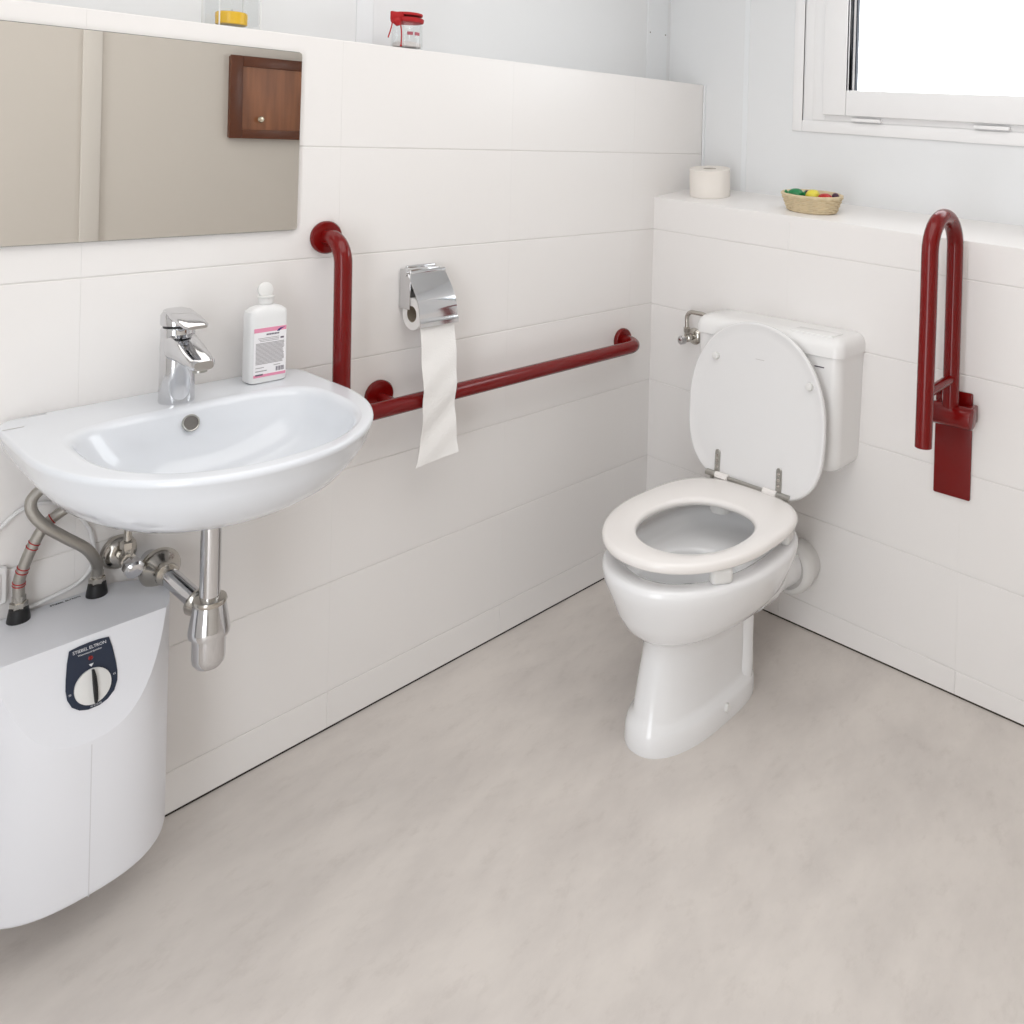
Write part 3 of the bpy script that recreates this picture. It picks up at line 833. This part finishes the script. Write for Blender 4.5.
# seat
oo = egg(-.747, -.224, -.476, YT + .001, .1985, 0, 2.05, 3.05, 96)
ii = egg(-.672, -.362, -.515, YT - .018, .128, 0, 2.05, 2.25, 96)
pf = [(0, .448), (0, .4535), (.035, .4585), (.10, .461), (.5, .4625), (.86, .4615), (.95, .459), (.99, .4545), (1, .449), (.99, .443), (.95, .4395), (.86, .438), (.5, .438), (.10, .438), (.03, .442)]
bm = B(); loft(bm, [mixr(ii, oo, t, z) for t, z in pf], closed=True)
seat = obj('toilet_seat', bm, M['seat'], wc, smooth=60)
for (x, y, rz) in ((-.602, YT - .155, -.60), (-.625, YT + .138, .75), (-.33, YT - .160, .25)):
    bm = B()
    t = bmesh.new(); 
    box(t, -.026, .026, -.013, .013, .401, .4385, .0105, 4)
    mt = Matrix.Translation((x, y, 0)) @ Matrix.Rotation(rz, 4, 'Z')
    join(bm, t, lambda v, mt=mt: mt @ v)
    obj('seat_buffer', bm, M['rubber_white'], seat)
# lid, leaning on the cistern
LB, LT = Vector((-.221, -.546, .441)), Vector((-.161, -.519, .886))
lv = (LT - LB).normalized(); lu = Vector((0, -1, 0)); ln = lu.cross(lv).normalized()
if ln.x > 0: ln = -ln
LH = (LT - LB).length
def lid_ring(s, h):
    r = []; vm = LH * .47
    for k in range(96):
        t = 2 * PI * k / 96; c, q = math.cos(t), math.sin(t)
        top = q > 0; e = 2.08 if top else 3.1
        a = (LH - vm) if top else vm
        u = .2155 * s * sg(c, e); v = vm + a * (1 - (1 - s) * .9) * sg(q, e)
        r.append(LB + lu * u + lv * v + ln * h)
    return r
bm = B()
loft(bm, [lid_ring(.05, .0035), lid_ring(.5, .004), lid_ring(.85, .0045), lid_ring(.93, .0065), lid_ring(.965, .0095), lid_ring(.985, .010), lid_ring(.997, .007), lid_ring(1, .002), lid_ring(.995, -.004), lid_ring(.975, -.008), lid_ring(.90, -.010), lid_ring(.5, -.0115), lid_ring(.05, -.012)])
lid = obj('toilet_lid', bm, mat('white_lid_plastic', srgb(229, 228, 228), .2, vary=(4, .006)), wc, smooth=60)
def LP(u, v, h): return LB + lu * u + lv * v + ln * h
for u, v in ((-.130, .338), (.168, .312)):
    bm = B(); lathe(bm, LP(u, v, .004), ln, [(.0105, 0), (.0105, .009), (.0095, .012), (.006, .0135)], 24)
    obj('lid_buffer', bm, M['rubber_white'], lid)
bm = B(); o_ = LP(.012, .352, .0042); outline_solid(bm, [o_ + lu * a + lv * b for a, b in ((-.014, -.0008), (.014, -.0008), (.014, .0008), (-.014, .0008))], ln * .0003)
obj('maker_mark', bm, M['ceramic_mark'], lid)
# hinge
HB = Vector((-.232, -.410, .464)); HE = Vector((-.228, -.667, .461)); hd = (HE - HB)
bm = B(); tube(bm, [HB, HE], .0052, 14)
for p in (HB, HE):
    s = 1 if p is HB else -1
    tube(bm, [p - hd.normalized() * .002 * s, p + hd.normalized() * .034 * s], .0085, 16)
hinge = obj('hinge_rod', bm, M['steel'], wc)
for t in (.19, .78):
    p = HB + hd * t
    bm = B(); tube(bm, [p - hd.normalized() * .020, p + hd.normalized() * .020], .0092, 18)
    box(bm, p.x - .012, p.x + .010, p.y - .018, p.y + .018, .4605, p.z, .002, 1)
    obj('hinge_sleeve', bm, M['seat'], hinge)
for u in (-.108, .088):
    bm = B()
    P = [LP(u + .0085 * math.cos(a),   .030 + (.048 if math.sin(a) > 0 else 0) + .0085 * math.sin(a), .0045) for a in [2 * PI * k / 24 for k in range(24)]]
    outline_solid(bm, P, ln * .004, .001, 1)
    st = obj('hinge_strap', bm, M['steel'], lid)
    bm = B()
    for v in (.042, .056, .070): lathe(bm, LP(u, v, .008), ln, [(.0042, 0), (.0042, .001), (.002, .0018)], 12)
    obj('strap_screw', bm, M['nickel'], st)
for y in (-.425, -.640):
    bm = B(); lathe(bm, (-.230, y, .4015), (0, 0, 1), [(.012, 0), (.012, .006), (.0065, .009), (.0065, .058)], 18)
    obj('hinge_post', bm, M['steel'], hinge)
bm = B(); lathe(bm, (-.322, -.520, .4145), (0, 0, 1), [(.022, 0), (.027, .002), (.028, .006), (.028, .024)], 28)
obj('seat_buffer', bm, M['rubber_white'], seat)

# ------------------------------------------------------------------ cistern
CY0, CY1, CF, CZ0, CZT = -.283, -.757, -.136, .512, .872
cs = thing('toilet_cistern', 'white low-level cistern on the right wall behind the toilet lid', 'cistern', (0, -.52, CZ0))
def crr(k, z, x1=-.0008, s=0.0, r=.030):
    """plan outline with rounded front corners"""
    y0, y1, xf = CY0 - k, CY1 + k, CF + s
    out = [Vector((x1, y0, z))]
    for j in range(9):
        a = PI / 2 * j / 8; out.append(Vector((xf + r - r * math.sin(a), y0 - r + r * math.cos(a), z)))
    for j in range(9):
        a = PI / 2 * j / 8; out.append(Vector((xf + r - r * math.cos(a), y1 + r - r * math.sin(a), z)))
    out.append(Vector((x1, y1, z))); return out
bm = B(); loft(bm, [crr(.038, CZ0, s=.028), crr(.024, CZ0 + .004, s=.014), crr(.015, CZ0 + .014, s=.007), crr(.010, CZ0 + .032, s=.004), crr(.004, .81), crr(.003, .832)])
obj('cistern_body', bm, M['cistern'], cs, smooth=45)
bm = B(); loft(bm, [crr(.0015, .8215, s=-.0035), crr(-.001, .8225, s=-.005), crr(-.001, .846, s=-.005), crr(.0035, .859, s=-.0005), crr(.011, .868, s=.008), crr(.022, CZT, s=.022), crr(.08, CZT + .001, s=.05)])
obj('cistern_lid', bm, M['cistern'], cs, smooth=45)
bm = B()
box(bm, -.118, -.060, -.722, -.592, CZT - .003, CZT + .0026, .004, 3)
obj('flush_button', bm, M['cistern'], cs)
bm = B(); box(bm, CF - .0008, CF + .001, -.708, -.680, .792, .795)
obj('maker_mark', bm, M['ink_dark'], cs)

# supply valve of the cistern
cv = thing('supply_valve', 'nickel supply valve with bent pipe beside the cistern in the corner', 'valve', (0, -.184, .768))
bm = B(); lathe(bm, (-.0005, -.184, .768), (-1, 0, 0), [(.026, 0), (.0265, .003), (.022, .010), (.012, .014)], 30)
obj('valve_rosette', bm, M['nickel'], cv)
bm = B(); lathe(bm, (-.010, -.184, .768), (-1, 0, 0), [(.009, 0), (.009, .02), (.012, .022), (.012, .036), (.009, .038), (.009, .05)], 20)
lathe(bm, (-.042, -.182, .774), (0, 0, 1), [(.009, 0), (.009, .014), (.0115, .015), (.0115, .027), (.0085, .029)], 6)
obj('valve_body', bm, M['nickel'], cv)
bm = B(); lathe(bm, (-.055, -.184, .766), (-1, .25, -.05), [(.0095, 0), (.0135, .002), (.0145, .007), (.0135, .018), (.009, .021)], 9)
obj('valve_knob', bm, M['chrome'], cv)
bm = B(); tube(bm, bent([(-.042, -.182, .80), (-.042, -.180, .852), (-.042, -.240, .852), (-.042, -.2880, .840)], .022, 8), .0068, 14)
obj('bent_pipe', bm, M['nickel'], cv)

# ------------------------------------------------------------------ fold-up support rail on the right wall
fr_ = thing('folding_support_rail', 'red folding support rail tipped up on a red plate beside the toilet', 'grab rail', (0, -1.003, .50))
bm = B(); outline_solid(bm, [(-.0005, a, b) for a, b in rrect(-1.049, -.957, .502, .770, .004, 3)], (-.007, 0, 0), .0015, 2)
obj('wall_plate', bm, M['red'], fr_)
FYc, XA, XO = -1.013, -.058, -.218
bm = B()
up_ = []
cx = (XA + XO) / 2; rad = (XA - XO) / 2
P = [Vector((XO, FYc + .002, .682)), Vector((XO, FYc, 1.0)), Vector((XO, FYc, 1.135))]
for k in range(1, 17):
    a = PI - PI * k / 16; P.append(Vector((cx + rad * math.cos(a), FYc, 1.135 + rad * math.sin(a))))
P += [Vector((XA, FYc, 1.0)), Vector((XA, FYc, .72))]
tube(bm, P, .0195, 24)
obj('rail_tube', bm, M['red'], fr_)
bm = B(); tube(bm, [(XO + .01, FYc, .806), (XA - .01, FYc, .812)], .0125, 18)
obj('cross_bar', bm, M['red'], fr_)
bm = B(); lathe(bm, (XA, -.958, .722), (0, -1, 0), [(.020, 0), (.026, .003), (.027, .008), (.027, .104), (.026, .109), (.020, .112)], 32)
box(bm, XA - .012, -.004, -.985, -.966, .702, .745, .003, 2)
box(bm, XA - .012, -.004, -1.062, -1.043, .702, .745, .003, 2)
obj('pivot_barrel', bm, M['red'], fr_)
bm = B(); lathe(bm, (-.030, -.957, .767), (0, -1, 0), [(.007, 0), (.007, .02)], 14)
obj('stop_pin', bm, M['red'], fr_)

# ------------------------------------------------------------------ things on the two ledges
def tilted(x, y):
    """stands a thing square on the sloping sill at x, y"""
    nx = Vector((-SILL / DX, -.0495, 1)).normalized()
    q = Vector((0, 0, 1)).rotation_difference(nx)
    return Matrix.Translation((x, y, sill_z(x, y) + .0003)) @ q.to_matrix().to_4x4()
def xf(bm, m):
    for v in bm.verts: v.co = m @ v.co
    return bm
TR = tilted(.130, -.132)
sp = thing('spare_toilet_roll', 'cream toilet roll standing on the low ledge in the corner', 'toilet roll', TR.translation)
bm = B(); lathe(bm, (0, 0, 0), (0, 0, 1), [(.022, 0), (.066, 0), (.0672, .0015), (.0672, .0895), (.066, .091), (.022, .091), (.0215, .0905), (.0215, .0005)], 56, cap=False)
obj('roll', xf(bm, TR), M['paper_cream'], sp)
bm = B(); lathe(bm, (0, 0, .0005), (0, 0, 1), [(.0195, 0), (.0216, 0), (.0216, .089), (.0195, .089)], 32, cap=False)
obj('cardboard_core', xf(bm, TR), M['card'], sp)
bm = B()
Ra = [[Vector((.0680 * math.cos(a), .0680 * math.sin(a), z)) for a in [math.radians(150 + 5 * k) for k in range(22)]] for z in (.001, .0895)]
Rb = [[p * 1.0 + Vector((p.x, p.y, 0)).normalized() * .0008 for p in r] for r in Ra]
for A_ in (Ra, Rb):
    V0 = [bm.verts.new(p) for p in A_[0]]; V1 = [bm.verts.new(p) for p in A_[1]]
    for k in range(21): bm.faces.new((V0[k], V0[k + 1], V1[k + 1], V1[k]))
obj('loose_end', xf(bm, TR), M['paper_cream'], sp)

TB = tilted(.095, -.530)
bk = thing('wicker_basket', 'small oval straw basket of sweets on the ledge below the window', 'basket', TB.translation)
bm = B()
def bring(a, b, z, ph, amp):
    r = []
    for k in range(112):
        t = 2 * PI * k / 112
        w = 1 + amp * math.cos(14 * t + ph)
        r.append(Vector((b * w * math.sin(t), a * w * math.cos(t), z)))
    return r
rings = [bring(.01, .006, .001, 0, 0), bring(.074, .044, .001, 0, 0)]
NL = 8
for i in range(NL):
    f0 = i / NL
    for s, q in ((.0, .985), (.25, 1.02), (.75, 1.02)):
        f = f0 + s / NL
        a = .078 + .018 * f; b = .046 + .012 * f
        rings.append(bring(a * q, b * q, .003 + .047 * f, PI * i, .022))
rings += [bring(.098, .060, .0505, 0, .012), bring(.0985, .0605, .054, 0, .012), bring(.094, .056, .056, 0, .012), bring(.090, .052, .053, 0, 0), bring(.072, .040, .008, 0, 0), bring(.01, .006, .006, 0, 0)]
loft(bm, rings)
obj('woven_body', xf(bm, TB), M['straw'], bk, smooth=60)
def sweet(name, label, x, y, z, a, b, c, m, twist=True, rot=0):
    t = bmesh.new(); bmesh.ops.create_icosphere(t, subdivisions=3, radius=1)
    rng = random.Random(hash(label) % 1000)
    for v in t.verts:
        v.co *= 1 + .05 * math.sin(9 * v.co.x + 7 * v.co.y) * math.cos(8 * v.co.z)
        v.co = Vector((v.co.x * a, v.co.y * b, v.co.z * c))
    bm = B(); join(bm, t)
    if twist:
        for s in (-1, 1):
            lathe(bm, (0, s * (b - .003), 0), (0, s, .15), [(.003, 0), (.0035, .003), (.009, .011), (.0085, .012), (.003, .004)], 12)
    mm = TB @ Matrix.Translation((x, y, z)) @ Matrix.Rotation(rot, 4, 'Z')
    o = obj(name, xf(bm, mm), m, loc=mm.translation, smooth=40)
    tag(o, label, 'sweet', 'wrapped sweets in the straw basket')
sweet('wrapped_sweet', 'green foil-wrapped sweet at the left end of the straw basket', -.004, .052, .0495, .024, .024, .0155, M['green_wrap'], True, .2)
sweet('wrapped_sweet', 'dark sweet peeping out between the green and the yellow one', .012, .022, .0470, .014, .012, .0135, M['plum_wrap'], False)
sweet('wrapped_sweet', 'round yellow sweet in the middle of the straw basket', -.006, -.007, .0510, .022, .021, .0165, M['yellow_wrap'], False)
sweet('wrapped_sweet', 'red foil-wrapped sweet right of the yellow one in the basket', -.010, -.049, .0490, .020, .021, .0120, M['red_wrap'], False, .3)
sweet('wrapped_sweet', 'dark plum sweet at the right end of the straw basket', .018, -.068, .0480, .012, .011, .0125, M['plum_wrap'], False)

# candle glass and lidded jar on the tall ledge
gl = thing('candle_glass', 'square clear glass with a yellow candle on the ledge above the mirror', 'candle holder', (-1.366, .046, LEDGE))
bm = B()
def sq(h, z, r=.003): return [Vector((-1.366 + a, .046 + b, z)) for a, b in rrect(-h, h, -h, h, r, 3)]
loft(bm, [sq(.0425, LEDGE + .0005), sq(.0425, LEDGE + .10), sq(.0395, LEDGE + .10), sq(.0395, LEDGE + .007), ])
obj('glass_cube', bm, M['jar'], gl)
EDG = mat('frosted_glass_edge', srgb(226, 226, 226), .2, vary=(20, .03))
for a, b in ((-1, -1), (1, -1), (-1, 1), (1, 1)):
    bm = B()
    box(bm, -1.366 + a * .0425 - .0012, -1.366 + a * .0425 + .0012, .046 + b * .0425 - .0012, .046 + b * .0425 + .0012, LEDGE + .0005, LEDGE + .1, .0005, 1)
    obj('glass_edge', bm, EDG, gl)

bm = B(); lathe(bm, (-1.366, .046, LEDGE + .0075), (0, 0, 1), [(.029, 0), (.031, .002), (.031, .014), (.0315, .016), (.031, .025), (.028, .027), (.010, .0265)], 36)
obj('yellow_candle', bm, M['yellow_wax'], gl)
bm = B(); tube(bm, [(-1.366, .046, LEDGE + .033), (-1.365, .046, LEDGE + .041)], .0008, 8)
obj('candle_wick', bm, M['black'], gl)

JX, JY = -.934, .047
jr = thing('lidded_jar', 'small glass jar with red lid and red ribbon on the tall ledge', 'jar', (JX, JY, LEDGE))
bm = B(); lathe(bm, (JX, JY, LEDGE + .0005), (0, 0, 1), [(.034, 0), (.0385, .003), (.0390, .010), (.0375, .060), (.034, .070), (.033, .080), (.031, .080), (.0315, .070), (.0350, .060), (.0365, .010), (.034, .006)], 40)
obj('jar_glass', bm, M['jar'], jr)
bm = B(); lathe(bm, (JX, JY, LEDGE + .068), (0, 0, 1), [(.0365, 0), (.0395, .001), (.0405, .004), (.0405, .010), (.037, .012)], 40)
lathe(bm, (JX, JY, LEDGE + .085), (0, 0, 1), [(.0365, 0), (.0375, .001), (.0375, .006), (.034, .007)], 40)
obj('red_lid', bm, M['red_tape'], jr)['label'] = 'red lid'
bm = B()
kx, ky, kz = JX - .043, JY - .020, LEDGE + .075
box(bm, kx - .016, kx + .02, ky - .003, ky + .006, kz - .008, kz + .0145, .003, 2)
lathe(bm, (kx - .004, ky - .004, kz - .004), (.1, -.3, -1), [(.010, 0), (.011, .008), (.0045, .017)], 14)
tube(bm, spline([(kx - .010, ky, kz - .002), (kx - .018, ky - .004, kz - .028), (kx - .028, ky - .008, kz - .052)], 5), .0016, 8)
tube(bm, spline([(kx + .006, ky - .006, kz - .01), (kx + .0065, ky - .012, kz - .04), (kx + .0055, ky - .012, kz - .068)], 5), .0016, 8)
lathe(bm, (kx + .0055, ky - .012, kz - .066), (0, 0, -1), [(.0016, 0), (.0028, .001), (.0022, .005)], 10)
obj('ribbon', bm, M['red_tape'], jr)['label'] = 'red ribbon bow with two hanging ends'
bm = B()
for a0 in (-120, -92):
    for k in range(4):
        a = math.radians(a0 + 5 * k)
        for z in (.035, ):
            p = Vector((JX + .0388 * math.cos(a), JY + .0388 * math.sin(a), LEDGE + z))
            box(bm, p.x - .0016, p.x + .0016, p.y - .0012, p.y + .0012, p.z, p.z + .008)
obj('jar_print', bm, mat('faded_red_print', srgb(176, 96, 108), .5, vary=(40, .1)), jr)
bm = B(); lathe(bm, (JX, JY, LEDGE + .0068), (0, 0, 1), [(.0325, 0), (.0345, .002), (.0345, .010), (.030, .012)], 32)
obj('jar_contents', bm, mat('pale_crystals', srgb(228, 222, 220), .6, vary=(120, .15), bump=(300, .6, .002)), jr)

# ------------------------------------------------------------------ wooden cabinet on the wall opposite the basin (seen in the mirror)
cb = thing('wall_cabinet', 'brown wooden wall cabinet door seen in the mirror above the basin', 'cabinet', (-.22, YF, 1.36))
bm = B(); box(bm, -.445, .0, YF, YF + .022, 1.357, 1.735, .002, 1)
obj('cabinet_body', bm, M['wood_dark'], cb)
bm = B()
x0, x1, z0, z1 = -.449, .004, 1.353, 1.739
box(bm, x0, x0 + .058, YF + .0215, YF + .034, z0, z1, .003, 2); box(bm, x1 - .058, x1, YF + .0215, YF + .034, z0, z1, .003, 2)
box(bm, x0 + .058, x1 - .058, YF + .0215, YF + .034, z0, z0 + .042, .003, 2); box(bm, x0 + .058, x1 - .058, YF + .0215, YF + .034, z1 - .05, z1, .003, 2)
df = obj('door_frame', bm, M['wood_dark'], cb)
bm = B(); box(bm, x0 + .056, x1 - .056, YF + .0215, YF + .027, z0 + .04, z1 - .048)
obj('door_panel', bm, M['wood'], cb)
bm = B(); lathe(bm, (-.309, YF + .027, 1.445), (0, 1, 0), [(.006, 0), (.006, .010), (.0145, .014), (.0155, .02), (.012, .026), (.004, .028)], 24)
obj('cabinet_knob', bm, M['brass'], df)

# ------------------------------------------------------------------ light
w = bpy.data.worlds.new('overcast_sky'); bpy.context.scene.world = w; w.use_nodes = True
bg = w.node_tree.nodes['Background']; bg.inputs[0].default_value = (.93, .965, 1.0, 1); bg.inputs[1].default_value = 5.0

def area(name, loc, rot, sx, sy, power, col):
    l = bpy.data.lights.new(name, 'AREA'); l.shape = 'RECTANGLE'; l.size = sx; l.size_y = sy; l.energy = power; l.color = col
    o = bpy.data.objects.new(name, l); C.objects.link(o); o.location = loc; o.rotation_euler = rot
    return o
area('ceiling_lamp', (-1.35, -1.1, HC - .02), (0, 0, 0), 1.9, 1.5, 17, (1.0, .98, .955))
l = area('daylight_portal', (DX + .12, -.99, 1.77), (0, math.radians(90), 0), .62, 1.2, 10, (1, 1, 1))
l.data.cycles.is_portal = True
l = area('added_doorway_portal', (XB - .06, (DA + DB) / 2, 1.02), (0, math.radians(-90), 0), 2.0, .8, 10, (1, 1, 1))  # guides sky light in through the added doorway
l.data.cycles.is_portal = True

# ------------------------------------------------------------------ camera
cam = bpy.data.cameras.new('camera'); co = bpy.data.objects.new('camera', cam); C.objects.link(co)
Rz = lambda a: Matrix.Rotation(a, 4, 'Z'); Rx = lambda a: Matrix.Rotation(a, 4, 'X')
co.matrix_world = Matrix.Translation((-2.14328, -1.76513, 1.36056)) @ Rz(-.854201041) @ Rx(1.56283543) @ Rz(.0272967783)
cam.sensor_width = 36; cam.lens = 36 * 838.6586 / 1024
cam.shift_x = (512 - 632.2326) / 1024; cam.shift_y = (154.1561 - 512) / 1024
cam.clip_start = .02
sc = bpy.context.scene; sc.camera = co
sc.view_settings.view_transform = 'Standard'; sc.view_settings.look = 'None'; sc.view_settings.gamma = 1
sc.view_settings.use_curve_mapping = False; sc.view_settings.exposure = -0.07
sc.cycles.use_denoising = True
